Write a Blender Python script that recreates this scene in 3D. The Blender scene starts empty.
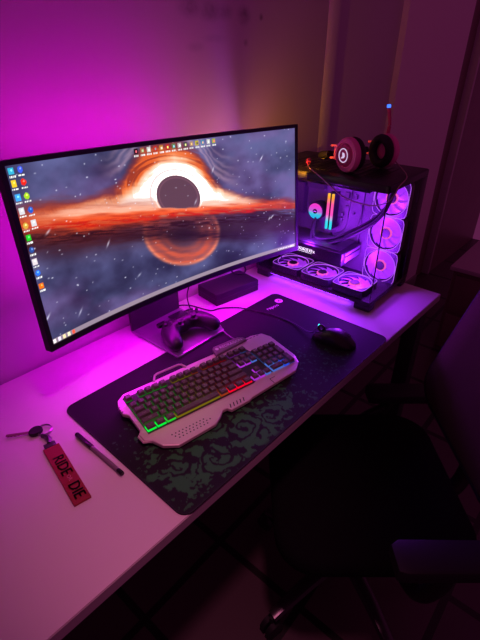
import bpy, bmesh, math, random
import numpy as np
from mathutils import Vector, Matrix, Euler

random.seed(4)
RNG = np.random.default_rng(7)
SC = bpy.context.scene
COL = SC.collection
PI = math.pi
R = math.radians

# ------------------------------------------------------------------ colour / materials
def s2l(c):
    return c / 12.92 if c <= 0.04045 else ((c + 0.055) / 1.055) ** 2.4
def rgb(r, g, b):
    return (s2l(r / 255), s2l(g / 255), s2l(b / 255), 1.0)

def mat(name, col, rough=0.5, metal=0.0, spec=0.5, emit=None, estr=0.0, bump=None, noise=None, coat=0.0):
    m = bpy.data.materials.new(name); m.use_nodes = True
    nt = m.node_tree; p = nt.nodes['Principled BSDF']
    p.inputs['Base Color'].default_value = col
    p.inputs['Roughness'].default_value = rough
    p.inputs['Metallic'].default_value = metal
    p.inputs['Specular IOR Level'].default_value = spec
    p.inputs['Coat Weight'].default_value = coat
    if emit:
        p.inputs['Emission Color'].default_value = emit
        p.inputs['Emission Strength'].default_value = estr
    tc = nt.nodes.new('ShaderNodeTexCoord')
    if noise:                      # (scale, amount) slight mottling of the base colour
        n = nt.nodes.new('ShaderNodeTexNoise'); n.inputs['Scale'].default_value = noise[0]; n.inputs['Detail'].default_value = 5
        nt.links.new(tc.outputs['Object'], n.inputs['Vector'])
        mr = nt.nodes.new('ShaderNodeMapRange'); mr.inputs['To Min'].default_value = 1 - noise[1]; mr.inputs['To Max'].default_value = 1 + noise[1]
        nt.links.new(n.outputs['Fac'], mr.inputs['Value'])
        mx = nt.nodes.new('ShaderNodeMixRGB'); mx.blend_type = 'MULTIPLY'; mx.inputs['Fac'].default_value = 1
        mx.inputs['Color1'].default_value = col
        nt.links.new(mr.outputs['Result'], mx.inputs['Color2']); nt.links.new(mx.outputs['Color'], p.inputs['Base Color'])
    if bump:                       # (scale, strength, distance)
        n = nt.nodes.new('ShaderNodeTexNoise'); n.inputs['Scale'].default_value = bump[0]; n.inputs['Detail'].default_value = 4
        nt.links.new(tc.outputs['Object'], n.inputs['Vector'])
        b = nt.nodes.new('ShaderNodeBump'); b.inputs['Strength'].default_value = bump[1]; b.inputs['Distance'].default_value = bump[2]
        nt.links.new(n.outputs['Fac'], b.inputs['Height']); nt.links.new(b.outputs['Normal'], p.inputs['Normal'])
    return m

def emat(name, col, strength):
    m = bpy.data.materials.new(name); m.use_nodes = True
    nt = m.node_tree; nt.nodes.clear()
    o = nt.nodes.new('ShaderNodeOutputMaterial'); e = nt.nodes.new('ShaderNodeEmission')
    e.inputs['Color'].default_value = col; e.inputs['Strength'].default_value = strength
    nt.links.new(e.outputs[0], o.inputs[0])
    return m

def ramp_emat(name, axis, lo, hi, stops, strength):
    """Emission whose colour runs along one object axis (a rainbow LED bar)."""
    m = bpy.data.materials.new(name); m.use_nodes = True
    nt = m.node_tree; nt.nodes.clear()
    o = nt.nodes.new('ShaderNodeOutputMaterial'); e = nt.nodes.new('ShaderNodeEmission')
    tc = nt.nodes.new('ShaderNodeTexCoord'); sx = nt.nodes.new('ShaderNodeSeparateXYZ')
    mr = nt.nodes.new('ShaderNodeMapRange'); mr.inputs['From Min'].default_value = lo; mr.inputs['From Max'].default_value = hi
    cr = nt.nodes.new('ShaderNodeValToRGB')
    while len(cr.color_ramp.elements) < len(stops): cr.color_ramp.elements.new(0.5)
    for el, (p, c) in zip(cr.color_ramp.elements, stops): el.position = p; el.color = c
    nt.links.new(tc.outputs['Object'], sx.inputs[0]); nt.links.new(sx.outputs[axis], mr.inputs['Value'])
    nt.links.new(mr.outputs['Result'], cr.inputs['Fac']); nt.links.new(cr.outputs['Color'], e.inputs['Color'])
    e.inputs['Strength'].default_value = strength
    nt.links.new(e.outputs[0], o.inputs[0])
    return m

def glass_mat(name, tint, refl=0.12, rough=0.02):
    m = bpy.data.materials.new(name); m.use_nodes = True
    nt = m.node_tree; nt.nodes.clear()
    o = nt.nodes.new('ShaderNodeOutputMaterial'); t = nt.nodes.new('ShaderNodeBsdfTransparent'); g = nt.nodes.new('ShaderNodeBsdfGlossy')
    f = nt.nodes.new('ShaderNodeFresnel'); f.inputs['IOR'].default_value = 1.3
    mu = nt.nodes.new('ShaderNodeMath'); mu.operation = 'MULTIPLY'; mu.inputs[1].default_value = refl * 10
    mx = nt.nodes.new('ShaderNodeMixShader')
    t.inputs['Color'].default_value = tint; g.inputs['Roughness'].default_value = rough
    ge = nt.nodes.new('ShaderNodeNewGeometry'); iv = nt.nodes.new('ShaderNodeMath'); iv.operation = 'SUBTRACT'; iv.inputs[0].default_value = 1
    nt.links.new(ge.outputs['Backfacing'], iv.inputs[1]); m2 = nt.nodes.new('ShaderNodeMath'); m2.operation = 'MULTIPLY'
    nt.links.new(f.outputs[0], mu.inputs[0]); nt.links.new(mu.outputs[0], m2.inputs[0]); nt.links.new(iv.outputs[0], m2.inputs[1]); nt.links.new(m2.outputs[0], mx.inputs[0])
    nt.links.new(t.outputs[0], mx.inputs[1]); nt.links.new(g.outputs[0], mx.inputs[2]); nt.links.new(mx.outputs[0], o.inputs[0])
    return m

def attr_mat(name, attr, rough=0.6, emission=0.0, spec=0.3):
    m = bpy.data.materials.new(name); m.use_nodes = True
    nt = m.node_tree; p = nt.nodes['Principled BSDF']
    a = nt.nodes.new('ShaderNodeAttribute'); a.attribute_name = attr
    p.inputs['Roughness'].default_value = rough; p.inputs['Specular IOR Level'].default_value = spec
    if emission:
        p.inputs['Base Color'].default_value = (0.01, 0.01, 0.01, 1)
        nt.links.new(a.outputs['Color'], p.inputs['Emission Color']); p.inputs['Emission Strength'].default_value = emission
    else:
        nt.links.new(a.outputs['Color'], p.inputs['Base Color'])
    return m

# ------------------------------------------------------------------ objects
def link(o, parent=None):
    COL.objects.link(o)
    if parent is not None: o.parent = parent
    return o

def thing(name, label, cat, loc=(0, 0, 0), rot=(0, 0, 0), group=None):
    o = bpy.data.objects.new(name, None); link(o)
    o.location = loc; o.rotation_euler = rot; o.empty_display_size = 0.05
    return tag(o, label, cat, group)

def tag(o, label, cat, group=None):
    o['label'] = label; o['category'] = cat
    if group: o['group'] = group
    return o

class MB:
    """Collects shapes in one bmesh; build() links them as ONE mesh object."""
    def __init__(self): self.bm = bmesh.new(); self.mi = 0
    def _tag(self, n0):
        self.bm.faces.ensure_lookup_table()
        for f in self.bm.faces[n0:]: f.material_index = self.mi
    def _grab(self, geomfn):
        n0 = len(self.bm.faces); r = geomfn(); self._tag(n0); return r
    def box(self, c, s, bev=0.0, rot=None, seg=2):
        b = bmesh.new(); bmesh.ops.create_cube(b, size=1.0)
        bmesh.ops.scale(b, vec=s, verts=b.verts)
        if bev: bmesh.ops.bevel(b, geom=list(b.edges), offset=bev, segments=seg, profile=0.5, affect='EDGES')
        M = Matrix.Translation(c)
        if rot is not None: M = M @ Euler(rot).to_matrix().to_4x4()
        self.add(b, M); return self
    def add(self, b, M=None):
        if M is not None: bmesh.ops.transform(b, matrix=M, verts=b.verts)
        n0 = len(self.bm.verts)
        vm = {}
        for v in b.verts: vm[v] = self.bm.verts.new(v.co)
        for f in b.faces:
            try:
                nf = self.bm.faces.new([vm[v] for v in f.verts]); nf.material_index = self.mi
            except ValueError: pass
        b.free(); return self
    def verts_faces(self, V, F, M=None):
        vs = [self.bm.verts.new((M @ Vector(v)) if M is not None else v) for v in V]
        for f in F:
            try:
                nf = self.bm.faces.new([vs[i] for i in f]); nf.material_index = self.mi
            except ValueError: pass
        return self
    def cyl(self, a, b, r0, r1=None, n=20, cap=True):
        r1 = r0 if r1 is None else r1
        a, b = Vector(a), Vector(b); d = b - a
        q = d.to_track_quat('Z', 'Y').to_matrix().to_4x4()
        t = bmesh.new(); bmesh.ops.create_cone(t, cap_ends=cap, segments=n, radius1=r0, radius2=r1, depth=d.length)
        self.add(t, Matrix.Translation((a + b) / 2) @ q); return self
    def lathe(self, prof, n=32, M=None):
        """prof: list of (radius, z); closed at r=0 ends."""
        V, F = [], []
        rings = []
        for r, z in prof:
            if r < 1e-6: rings.append([len(V)]); V.append((0, 0, z))
            else:
                rings.append(list(range(len(V), len(V) + n)))
                V += [(r * math.cos(2 * PI * i / n), r * math.sin(2 * PI * i / n), z) for i in range(n)]
        for A, B in zip(rings, rings[1:]):
            for i in range(n):
                j = (i + 1) % n
                if len(A) == 1 and len(B) == 1: continue
                if len(A) == 1: F.append((A[0], B[j], B[i]))
                elif len(B) == 1: F.append((A[i], A[j], B[0]))
                else: F.append((A[i], A[j], B[j], B[i]))
        return self.verts_faces(V, F, M)
    def tube(self, pts, r, n=8, smooth=True, flat=1.0):
        P = [Vector(p) for p in pts]
        if smooth and len(P) > 2:
            Q = []
            for i in range(len(P) - 1):
                p0 = P[max(i - 1, 0)]; p1 = P[i]; p2 = P[i + 1]; p3 = P[min(i + 2, len(P) - 1)]
                for k in range(8):
                    t = k / 8
                    Q.append(0.5 * ((2 * p1) + (p2 - p0) * t + (2 * p0 - 5 * p1 + 4 * p2 - p3) * t * t + (3 * p1 - p0 - 3 * p2 + p3) * t ** 3))
            Q.append(P[-1]); P = Q
        V, F = [], []
        up = Vector((0, 0, 1))
        for i, p in enumerate(P):
            d = (P[min(i + 1, len(P) - 1)] - P[max(i - 1, 0)]).normalized()
            s = d.cross(up)
            if s.length < 1e-3: s = d.cross(Vector((1, 0, 0)))
            s.normalize(); u = s.cross(d)
            rr = r[i * (len(r) - 1) // max(1, len(P) - 1)] if isinstance(r, (list, tuple)) else r
            for k in range(n):
                a = 2 * PI * k / n
                V.append(p + s * rr * math.cos(a) + u * rr * flat * math.sin(a))
        for i in range(len(P) - 1):
            for k in range(n):
                F.append((i * n + k, i * n + (k + 1) % n, (i + 1) * n + (k + 1) % n, (i + 1) * n + k))
        F.append(tuple(range(n - 1, -1, -1))); F.append(tuple(range((len(P) - 1) * n, len(P) * n)))
        return self.verts_faces(V, F)
    def prism(self, poly, z0, z1, bev=0.0, M=None, seg=2):
        b = bmesh.new()
        lo = [b.verts.new((x, y, z0)) for x, y in poly]; hi = [b.verts.new((x, y, z1)) for x, y in poly]
        n = len(poly)
        top = b.faces.new(hi); b.faces.new(lo[::-1])
        for i in range(n): b.faces.new((lo[i], lo[(i + 1) % n], hi[(i + 1) % n], hi[i]))
        bmesh.ops.recalc_face_normals(b, faces=b.faces)
        if bev:
            bmesh.ops.bevel(b, geom=list(top.edges), offset=bev, segments=seg, profile=0.5, affect='EDGES')
        bmesh.ops.triangulate(b, faces=[f for f in b.faces if len(f.verts) > 4])
        return self.add(b, M)
    def torus(self, c, Rr, r, axis='Z', n=40, k=10, M=None, flat=1.0):
        V, F = [], []
        for i in range(n):
            a = 2 * PI * i / n
            for j in range(k):
                b = 2 * PI * j / k
                q = (Rr + r * math.cos(b))
                V.append((q * math.cos(a), q * math.sin(a), r * flat * math.sin(b)))
        for i in range(n):
            for j in range(k):
                F.append((i * k + j, ((i + 1) % n) * k + j, ((i + 1) % n) * k + (j + 1) % k, i * k + (j + 1) % k))
        Q = Matrix.Translation(c)
        if axis == 'X': Q = Q @ Matrix.Rotation(PI / 2, 4, 'Y')
        if axis == 'Y': Q = Q @ Matrix.Rotation(-PI / 2, 4, 'X')
        if M is not None: Q = M @ Q
        return self.verts_faces(V, F, Q)
    def text(self, s, size, M, extrude=0.0, align='CENTER'):
        V, F = text_mesh(s, size, extrude, align)
        return self.verts_faces(V, F, M)
    def build(self, name, mats, parent=None, smooth=True, angle=40, M=None):
        if not isinstance(mats, (list, tuple)): mats = [mats]
        if M is not None: bmesh.ops.transform(self.bm, matrix=M, verts=self.bm.verts)
        bmesh.ops.recalc_face_normals(self.bm, faces=self.bm.faces)
        me = bpy.data.meshes.new(name); self.bm.to_mesh(me); self.bm.free()
        for m in mats: me.materials.append(m)
        if smooth:
            me.polygons.foreach_set('use_smooth', [True] * len(me.polygons))
            me.set_sharp_from_angle(angle=R(angle))
        o = bpy.data.objects.new(name, me); link(o, parent)
        return o

_tc = {}
def text_mesh(s, size, extrude=0.0, align='CENTER'):
    key = (s, size, extrude, align)
    if key in _tc: return _tc[key]
    cu = bpy.data.curves.new('txt', 'FONT'); cu.body = s; cu.size = size; cu.align_x = align; cu.align_y = 'CENTER'
    cu.extrude = extrude; cu.resolution_u = 2
    o = bpy.data.objects.new('txt', cu); COL.objects.link(o)
    dg = bpy.context.evaluated_depsgraph_get(); dg.update()
    me = o.evaluated_get(dg).to_mesh()
    V = [tuple(v.co) for v in me.vertices]; F = [tuple(p.vertices) for p in me.polygons]
    o.evaluated_get(dg).to_mesh_clear()
    bpy.data.objects.remove(o); bpy.data.curves.remove(cu)
    _tc[key] = (V, F); return V, F

def rrect(w, d, r, n=6, cx=0, cy=0):
    P = []
    for sx, sy, a0 in ((1, 1, 0), (-1, 1, 90), (-1, -1, 180), (1, -1, 270)):
        for k in range(n + 1):
            a = R(a0 + 90 * k / n)
            P.append((cx + sx * (w / 2 - r) + r * math.cos(a), cy + sy * (d / 2 - r) + r * math.sin(a)))
    return P

def skin(name, pts, edges, radii, m, parent, levels=2, scale=(1, 1, 1), root=0):
    me = bpy.data.meshes.new(name); me.from_pydata(pts, edges, [])
    o = bpy.data.objects.new(name, me); link(o, parent)
    sk = o.modifiers.new('skin', 'SKIN'); ss = o.modifiers.new('sub', 'SUBSURF'); ss.levels = ss.render_levels = levels
    for i, r in enumerate(radii):
        d = me.skin_vertices[0].data[i]; d.radius = (r, r) if not isinstance(r, tuple) else r
        d.use_root = (i == root)
    dg = bpy.context.evaluated_depsgraph_get(); dg.update()
    me2 = bpy.data.meshes.new_from_object(o.evaluated_get(dg))
    o.modifiers.clear(); o.data = me2; bpy.data.meshes.remove(me)
    me2.transform(Matrix.Diagonal((*scale, 1)))
    me2.polygons.foreach_set('use_smooth', [True] * len(me2.polygons))
    me2.materials.clear(); me2.materials.append(m)
    return o

def struct(o): o['kind'] = 'structure'; return o

# ------------------------------------------------------------------ noise (numpy) for the screen and the mat print
def vnoise(x, y, seed=0):
    rs = np.random.default_rng(seed); T = rs.random((256, 256))
    xi = np.floor(x).astype(int); yi = np.floor(y).astype(int); fx = x - xi; fy = y - yi
    fx = fx * fx * (3 - 2 * fx); fy = fy * fy * (3 - 2 * fy)
    g = lambda a, b: T[a % 256, b % 256]
    return (g(xi, yi) * (1 - fx) + g(xi + 1, yi) * fx) * (1 - fy) + (g(xi, yi + 1) * (1 - fx) + g(xi + 1, yi + 1) * fx) * fy
def fbm(x, y, oct=5, seed=0):
    a, s, t = 0.5, 0.0, 0.0
    for o in range(oct):
        s = s + a * vnoise(x * 2 ** o, y * 2 ** o, seed + o); t += a; a *= 0.5
    return s / t
def sstep(a, b, x):
    t = np.clip((x - a) / (b - a), 0, 1); return t * t * (3 - 2 * t)
def lin(c):
    c = np.clip(c, 0, 1); return np.where(c <= 0.04045, c / 12.92, ((c + 0.055) / 1.055) ** 2.4)

def hdr(cb):
    """screen values to linear light; the blown-out core of the picture is brighter than it can show"""
    return lin(cb[0]) * (1 + 4.0 * cb[1])[..., None]

def grid_mesh(name, pos, colr, m, parent):
    """pos (ny,nx,3), colr (ny,nx,3 linear) -> mesh with a colour attribute."""
    ny, nx = pos.shape[:2]
    me = bpy.data.meshes.new(name)
    idx = np.arange(ny * nx).reshape(ny, nx)
    q = np.stack([idx[:-1, :-1], idx[:-1, 1:], idx[1:, 1:], idx[1:, :-1]], -1).reshape(-1, 4)
    me.vertices.add(ny * nx); me.vertices.foreach_set('co', pos.reshape(-1).astype(np.float32))
    me.loops.add(q.size); me.loops.foreach_set('vertex_index', q.reshape(-1).astype(np.int32))
    me.polygons.add(len(q)); me.polygons.foreach_set('loop_start', np.arange(0, q.size, 4, dtype=np.int32))
    me.polygons.foreach_set('use_smooth', np.ones(len(q), bool))
    me.update(calc_edges=True); me.validate()
    at = me.color_attributes.new('paint', 'FLOAT_COLOR', 'POINT')
    at.data.foreach_set('color', np.concatenate([colr, np.ones((ny, nx, 1))], -1).reshape(-1).astype(np.float32))
    me.materials.append(m)
    o = bpy.data.objects.new(name, me); link(o, parent); return o

# ================================================================== materials
M = {}
M['black'] = mat('black_plastic', (0.012, 0.012, 0.014, 1), 0.42)
M['matte'] = mat('matte_black', (0.010, 0.010, 0.012, 1), 0.6)
M['gloss'] = mat('gloss_black', (0.010, 0.010, 0.012, 1), 0.18)
M['dark'] = mat('dark_grey', (0.03, 0.03, 0.033, 1), 0.45)
M['metal'] = mat('dark_metal', (0.10, 0.10, 0.11, 1), 0.35, 0.6)
M['steel'] = mat('steel', (0.55, 0.54, 0.56, 1), 0.3, 1.0)
M['white'] = mat('white_print', (0.8, 0.8, 0.8, 1), 0.5)

DZ = 0.74          # desk top height

# ================================================================== the room
def wall_material():
    m = mat('painted_wall', (0.46, 0.40, 0.43, 1), 0.75, bump=(60, 0.08, 0.002))
    nt = m.node_tree; p = nt.nodes['Principled BSDF']
    tc = nt.nodes.new('ShaderNodeTexCoord')
    # scuffs and screw holes left on the paint: small dark marks with a position of their own
    marks = [(1.005, 1.557, .040, .022, 1.2), (1.082, 1.552, .046, .022, 1.2), (1.143, 1.553, .030, .018, .9), (1.227, 1.547, .026, .022, 1.6),
             (1.309, 1.547, .009, .009, 1.9), (1.237, 1.481, .010, .009, 1.3), (1.02, 1.47, .03, .012, .5), (1.10, 1.49, .05, .010, .4)]
    n = nt.nodes.new('ShaderNodeTexNoise'); n.inputs['Scale'].default_value = 45; n.inputs['Detail'].default_value = 3
    nt.links.new(tc.outputs['Object'], n.inputs['Vector'])
    acc = None
    for (x, z, rx, rz, a) in marks:
        x = x * 1.045 / (1.04 + .0314 * x)
        mp = nt.nodes.new('ShaderNodeMapping'); mp.vector_type = 'POINT'
        mp.inputs['Location'].default_value = (-x / rx, 0, -z / rz); mp.inputs['Scale'].default_value = (1 / rx, 0, 1 / rz)
        ln = nt.nodes.new('ShaderNodeVectorMath'); ln.operation = 'LENGTH'
        mr = nt.nodes.new('ShaderNodeMapRange'); mr.interpolation_type = 'SMOOTHSTEP'
        mr.inputs['From Min'].default_value = 1.5; mr.inputs['From Max'].default_value = 0.2; mr.inputs['To Min'].default_value = 0; mr.inputs['To Max'].default_value = a * .6
        nt.links.new(tc.outputs['Object'], mp.inputs['Vector']); nt.links.new(mp.outputs[0], ln.inputs[0]); nt.links.new(ln.outputs['Value'], mr.inputs['Value'])
        if acc is None: acc = mr.outputs['Result']
        else:
            mx = nt.nodes.new('ShaderNodeMath'); mx.operation = 'MAXIMUM'; nt.links.new(acc, mx.inputs[0]); nt.links.new(mr.outputs['Result'], mx.inputs[1]); acc = mx.outputs[0]
    mu = nt.nodes.new('ShaderNodeMath'); mu.operation = 'MULTIPLY'; nt.links.new(acc, mu.inputs[0]); nt.links.new(n.outputs['Fac'], mu.inputs[1])
    mix = nt.nodes.new('ShaderNodeMixRGB'); mix.inputs['Color1'].default_value = (0.46, 0.40, 0.43, 1); mix.inputs['Color2'].default_value = (0.10, 0.08, 0.09, 1)
    nt.links.new(mu.outputs[0], mix.inputs['Fac']); nt.links.new(mix.outputs['Color'], p.inputs['Base Color'])
    return m
M['wall'] = wall_material()
YB = 1.045          # face of the back wall

def floor_material():
    m = mat('floor_tiles', (0.1, 0.07, 0.07, 1), 0.45)
    nt = m.node_tree; p = nt.nodes['Principled BSDF']
    tc = nt.nodes.new('ShaderNodeTexCoord'); b = nt.nodes.new('ShaderNodeTexBrick')
    b.offset = 0; b.inputs['Scale'].default_value = 1.0
    b.inputs['Brick Width'].default_value = 0.33; b.inputs['Row Height'].default_value = 0.33; b.inputs['Mortar Size'].default_value = 0.012
    b.inputs['Color1'].default_value = (0.085, 0.055, 0.060, 1); b.inputs['Color2'].default_value = (0.070, 0.046, 0.050, 1); b.inputs['Mortar'].default_value = (0.006, 0.005, 0.005, 1)
    nt.links.new(tc.outputs['Object'], b.inputs['Vector']); nt.links.new(b.outputs['Color'], p.inputs['Base Color'])
    return m
M['floor'] = floor_material()
M['door'] = mat('door_paint', (0.52, 0.46, 0.50, 1), 0.5, noise=(3, 0.06))
M['trim'] = mat('trim_paint', (0.55, 0.50, 0.50, 1), 0.5)
M['wood'] = mat('dark_wood', (0.20, 0.12, 0.12, 1), 0.4, noise=(9, 0.2))
M['skirt'] = mat('skirting', (0.22, 0.18, 0.18, 1), 0.5)

WROT = R(-1.8)
def turn(o):
    """the back wall runs a touch askew of the room axes"""
    m = Matrix.Translation((0, YB, 0)) @ Matrix.Rotation(WROT, 4, 'Z') @ Matrix.Translation((0, -YB, 0))
    o.data.transform(m); return o
def structbox(name, lo, hi, m, bev=0.0):
    c = [(a + b) / 2 for a, b in zip(lo, hi)]; s = [b - a for a, b in zip(lo, hi)]
    o = struct(MB().box(c, s, bev).build(name, m))
    return o if name == 'floor' else turn(o)
structbox('floor', (-1.6, -1.6, -0.08), (4.3, 1.2, 0), M['floor'])
structbox('wall_back', (-1.6, YB, 0), (1.63, YB + .12, 2.6), M['wall'])
# rounded end of that wall
turn(struct(MB().prism([(1.63, YB + .12), (1.63, YB), (1.645, YB - .012), (1.685, YB - .012), (1.707, YB - .002), (1.715, YB + .02), (1.715, YB + .12)], 0, 2.6).build('trim_1', M['trim'], angle=60)))
structbox('door_1', (1.715, YB + .03, 0), (2.257, YB + .12, 2.6), M['door'])
structbox('wall_column', (2.257, YB, 0), (3.05, YB + .12, 2.6), mat('lit_column_paint', (.80, .66, .72, 1), .7, bump=(60, .08, .002)))  # paler than the back wall: extra light on the column put into its colour
structbox('door_2', (3.05, YB + .04, 0), (3.28, YB + .12, 2.6), M['wood'])
structbox('trim_2', (3.28, YB - .01, 0), (3.31, YB + .12, 2.6), M['trim'], .004)
structbox('wall_right', (3.31, YB, 0), (4.3, YB + .12, 2.6), M['wood'])
structbox('baseboard_back', (-1.6, YB - .012, 0), (1.63, YB, .08), M['skirt'], .003)
structbox('baseboard_column', (2.257, YB - .012, 0), (3.05, YB, .08), M['skirt'], .003)

# ================================================================== desk
M['desk'] = mat('desk_laminate', (0.72, 0.66, 0.68, 1), 0.38, bump=(220, 0.03, 0.0005), noise=(4, 0.03))
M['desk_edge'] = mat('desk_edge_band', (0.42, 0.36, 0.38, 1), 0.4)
M['leg'] = mat('leg_metal', (0.03, 0.03, 0.035, 1), 0.4, 0.3)
desk = thing('desk', 'white rectangular computer desk on dark metal legs against the wall', 'desk', (0.0, 0.71, 0), (0, 0, R(-1.8)))
DX0, DX1, DY0, DY1 = -1.0, 1.500, 0.412, 1.038
dl = lambda p: (p[0], p[1] - 0.71, p[2])
MB().box(dl(((DX0 + DX1) / 2, (DY0 + DY1) / 2, DZ - .0125)), (DX1 - DX0 - .003, DY1 - DY0 - .003, .025), .001).build('desktop', M['desk'], desk)
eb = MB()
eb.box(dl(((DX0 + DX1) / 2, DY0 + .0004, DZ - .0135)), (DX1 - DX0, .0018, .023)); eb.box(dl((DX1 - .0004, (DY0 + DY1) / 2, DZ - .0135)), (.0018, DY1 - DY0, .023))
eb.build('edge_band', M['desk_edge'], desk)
for x in (DX0 + .08, DX1 - .05):
    for y in (DY0 + .05, DY1 - .06):
        MB().box(dl((x, y, (DZ - .025) / 2)), (.055, .055, DZ - .025), .004).build('leg', M['leg'], desk)
    MB().box(dl((x, (DY0 + DY1) / 2, DZ - .05)), (.04, DY1 - DY0 - .17, .045), .003).build('side_rail', M['leg'], desk)
MB().box(dl(((DX0 + DX1) / 2, DY1 - .06, DZ - .05)), (DX1 - DX0 - .2, .03, .045), .003).build('back_rail', M['leg'], desk)

# ================================================================== mouse pad
PW, PD = 0.792, 0.424
PC_ = (0.716, 0.602); PROT = R(-1.6)
pad = thing('mouse_pad', 'large black desk mat with green splatter print under keyboard and mouse', 'mouse pad', (PC_[0], PC_[1], DZ), (0, 0, PROT))
M['pad'] = attr_mat('pad_cloth', 'paint', 0.75, spec=0.25)
M['pad_side'] = mat('pad_rubber', (0.008, 0.008, 0.009, 1), 0.7)
def make_pad():
    nx, ny = 470, 250
    u = np.linspace(-1, 1, nx); v = np.linspace(-1, 1, ny); U, V = np.meshgrid(u, v)
    # rounded-rectangle remap
    X = U * PW / 2; Y = V * PD / 2
    r = .022
    ix, iy = PW / 2 - r, PD / 2 - r
    # pull the corners in to a radius
    dx = np.maximum(np.abs(X) - ix, 0); dy = np.maximum(np.abs(Y) - iy, 0); L = np.sqrt(dx ** 2 + dy ** 2)
    k = np.where(L > 1e-9, np.maximum(dx, dy) / np.maximum(L, 1e-9), 1)
    X = np.sign(X) * (np.minimum(np.abs(X), ix) + dx * k); Y = np.sign(Y) * (np.minimum(np.abs(Y), iy) + dy * k)
    pos = np.stack([X, Y, np.full_like(X, .0032)], -1)
    # print
    px = X + PW / 2; py = Y + PD / 2          # from the front-left corner
    n1 = fbm(px * 40, py * 40, 4, 11); n2 = fbm(px * 70 + 5, py * 70, 3, 31); n3 = fbm(px * 150, py * 150 + 3, 2, 51)
    d0 = np.sqrt(((px - .20) / .26) ** 2 + ((py - .085) / .11) ** 2)
    dens = 1 - sstep(.45, 1.25, d0)
    wx = px + .050 * (fbm(px * 26, py * 26, 4, 11) - .5); wy = py + .050 * (fbm(px * 26 + 40, py * 26, 4, 77) - .5)
    green = sstep(.50, .53, .40 * n1 + .60 * n2 - .285 + .33 * dens)
    speck = (n3 > .70) & (n2 > .40) & (d0 < 1.75) & (d0 > .6)
    # scrolls: dark lines curling through the green
    cut = np.zeros_like(px)
    for cx, cy, s, tw in ((.135, .055, .050, 1), (.235, .075, .046, -1), (.315, .050, .040, 1), (.07, .10, .040, -1), (.19, .14, .034, 1), (.39, .085, .035, -1)):
        rr = np.sqrt((wx - cx) ** 2 + (wy - cy) ** 2); th = np.arctan2(wy - cy, wx - cx) * tw
        ph = rr / s * 2.1 - th / (2 * PI)
        band = np.abs(ph - np.round(ph)) / 2.1 * s
        cut = np.maximum(cut, (1 - sstep(.0030, .0048, band)) * (rr < s))
        ringm = (1 - sstep(.004, .007, np.abs(band - .0085))) * (rr < s * .95)
        green = np.maximum(green, ringm * (d0 < 1.5) * (n1 > .47))
    g = np.clip(green * (1 - cut), 0, 1); g = np.maximum(g, speck * .8)
    g *= sstep(0, .012, py) * sstep(0, .012, px)
    base = np.array([.012, .011, .014]); gc = np.array([.030, .165, .050])
    c = base + (gc - base) * g[..., None]
    o = grid_mesh('cloth_top', pos, c, M['pad'], pad)
    o['label'] = 'cloth face with green scroll and splatter print at its front'
make_pad()
MB().prism(rrect(PW, PD, .022), 0.0, .0030).build('rubber_base', M['pad_side'], pad)
sb = MB(); sb.tube([(x, y, .0026) for x, y in rrect(PW - .001, PD - .001, .022)] + [(PW / 2 - .0005, PD / 2 - .0225, .0026)], .0016, n=6, smooth=False); sb.build('stitched_edge', M['pad_side'], pad)
lp = Vector((1.079 - PC_[0], 0.757 - PC_[1], .0036)); lp = Matrix.Rotation(-PROT, 3, 'Z') @ lp
lb = MB(); lb.cyl(lp, lp + Vector((0, 0, .0002)), .0135, n=32)
lb.mi = 1; lb.box(lp + Vector((-.001, .001, .0003)), (.011, .0025, .0002), rot=(0, 0, R(40))); lb.box(lp + Vector((.003, -.003, .0003)), (.007, .0025, .0002), rot=(0, 0, R(-35)))
lb.build('round_logo', [M['white'], M['pad_side']], pad)
MB().text('rapoo', .021, Matrix.Translation(lp + Vector((-.047, -.011, 0))) @ Matrix.Rotation(R(-8), 4, 'Z')).build('brand_lettering', M['white'], pad)

# ================================================================== monitor
# panel: centre of the bottom edge, yaw, tilt, width, height, curve radius
MC = Vector((0.7419, 0.8154, 0.9100)); MYAW, MTILT, MROLL = -0.0520, 0.1054, 0.0243
MW, MH, MR = 0.8497, 0.3758, 1.973
mon = thing('monitor', 'wide curved black monitor showing a glowing black hole desktop wallpaper', 'monitor', (0.73, 0.90, DZ))
MO = Vector((0.73, 0.90, DZ))
def panel(u, v, dep=0.0):
    """dep > 0 goes behind the screen."""
    th = (u - .5) * MW / MR
    rr = MR + dep
    lx = rr * np.sin(th); ly = -(MR - rr * np.cos(th)); lz = v * MH + 0 * u
    y = ly * math.cos(MTILT) + lz * math.sin(MTILT); z = lz * math.cos(MTILT) - ly * math.sin(MTILT)
    lx, z = lx * math.cos(MROLL) + z * math.sin(MROLL), z * math.cos(MROLL) - lx * math.sin(MROLL)
    return np.stack([MC.x + lx * math.cos(MYAW) - y * math.sin(MYAW) - MO.x, MC.y + lx * math.sin(MYAW) + y * math.cos(MYAW) - MO.y, MC.z + z - MO.z], -1)
def pbox(mb, u0, u1, v0, v1, d0, d1, n=40):
    """slab that follows the curve; d0/d1 may be functions of (u, v)"""
    us = np.linspace(u0, u1, n)
    V, F = [], []
    for u in us:
        for (v, d) in ((v0, d0), (v1, d0), (v1, d1), (v0, d1)):
            V.append(tuple(panel(np.array(u), v, d)))
    for i in range(n - 1):
        for k in range(4): F.append((i * 4 + k, i * 4 + (k + 1) % 4, (i + 1) * 4 + (k + 1) % 4, (i + 1) * 4 + k))
    F.append((0, 1, 2, 3)); F.append(tuple((n - 1) * 4 + k for k in (3, 2, 1, 0)))
    mb.verts_faces(V, F)

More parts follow.
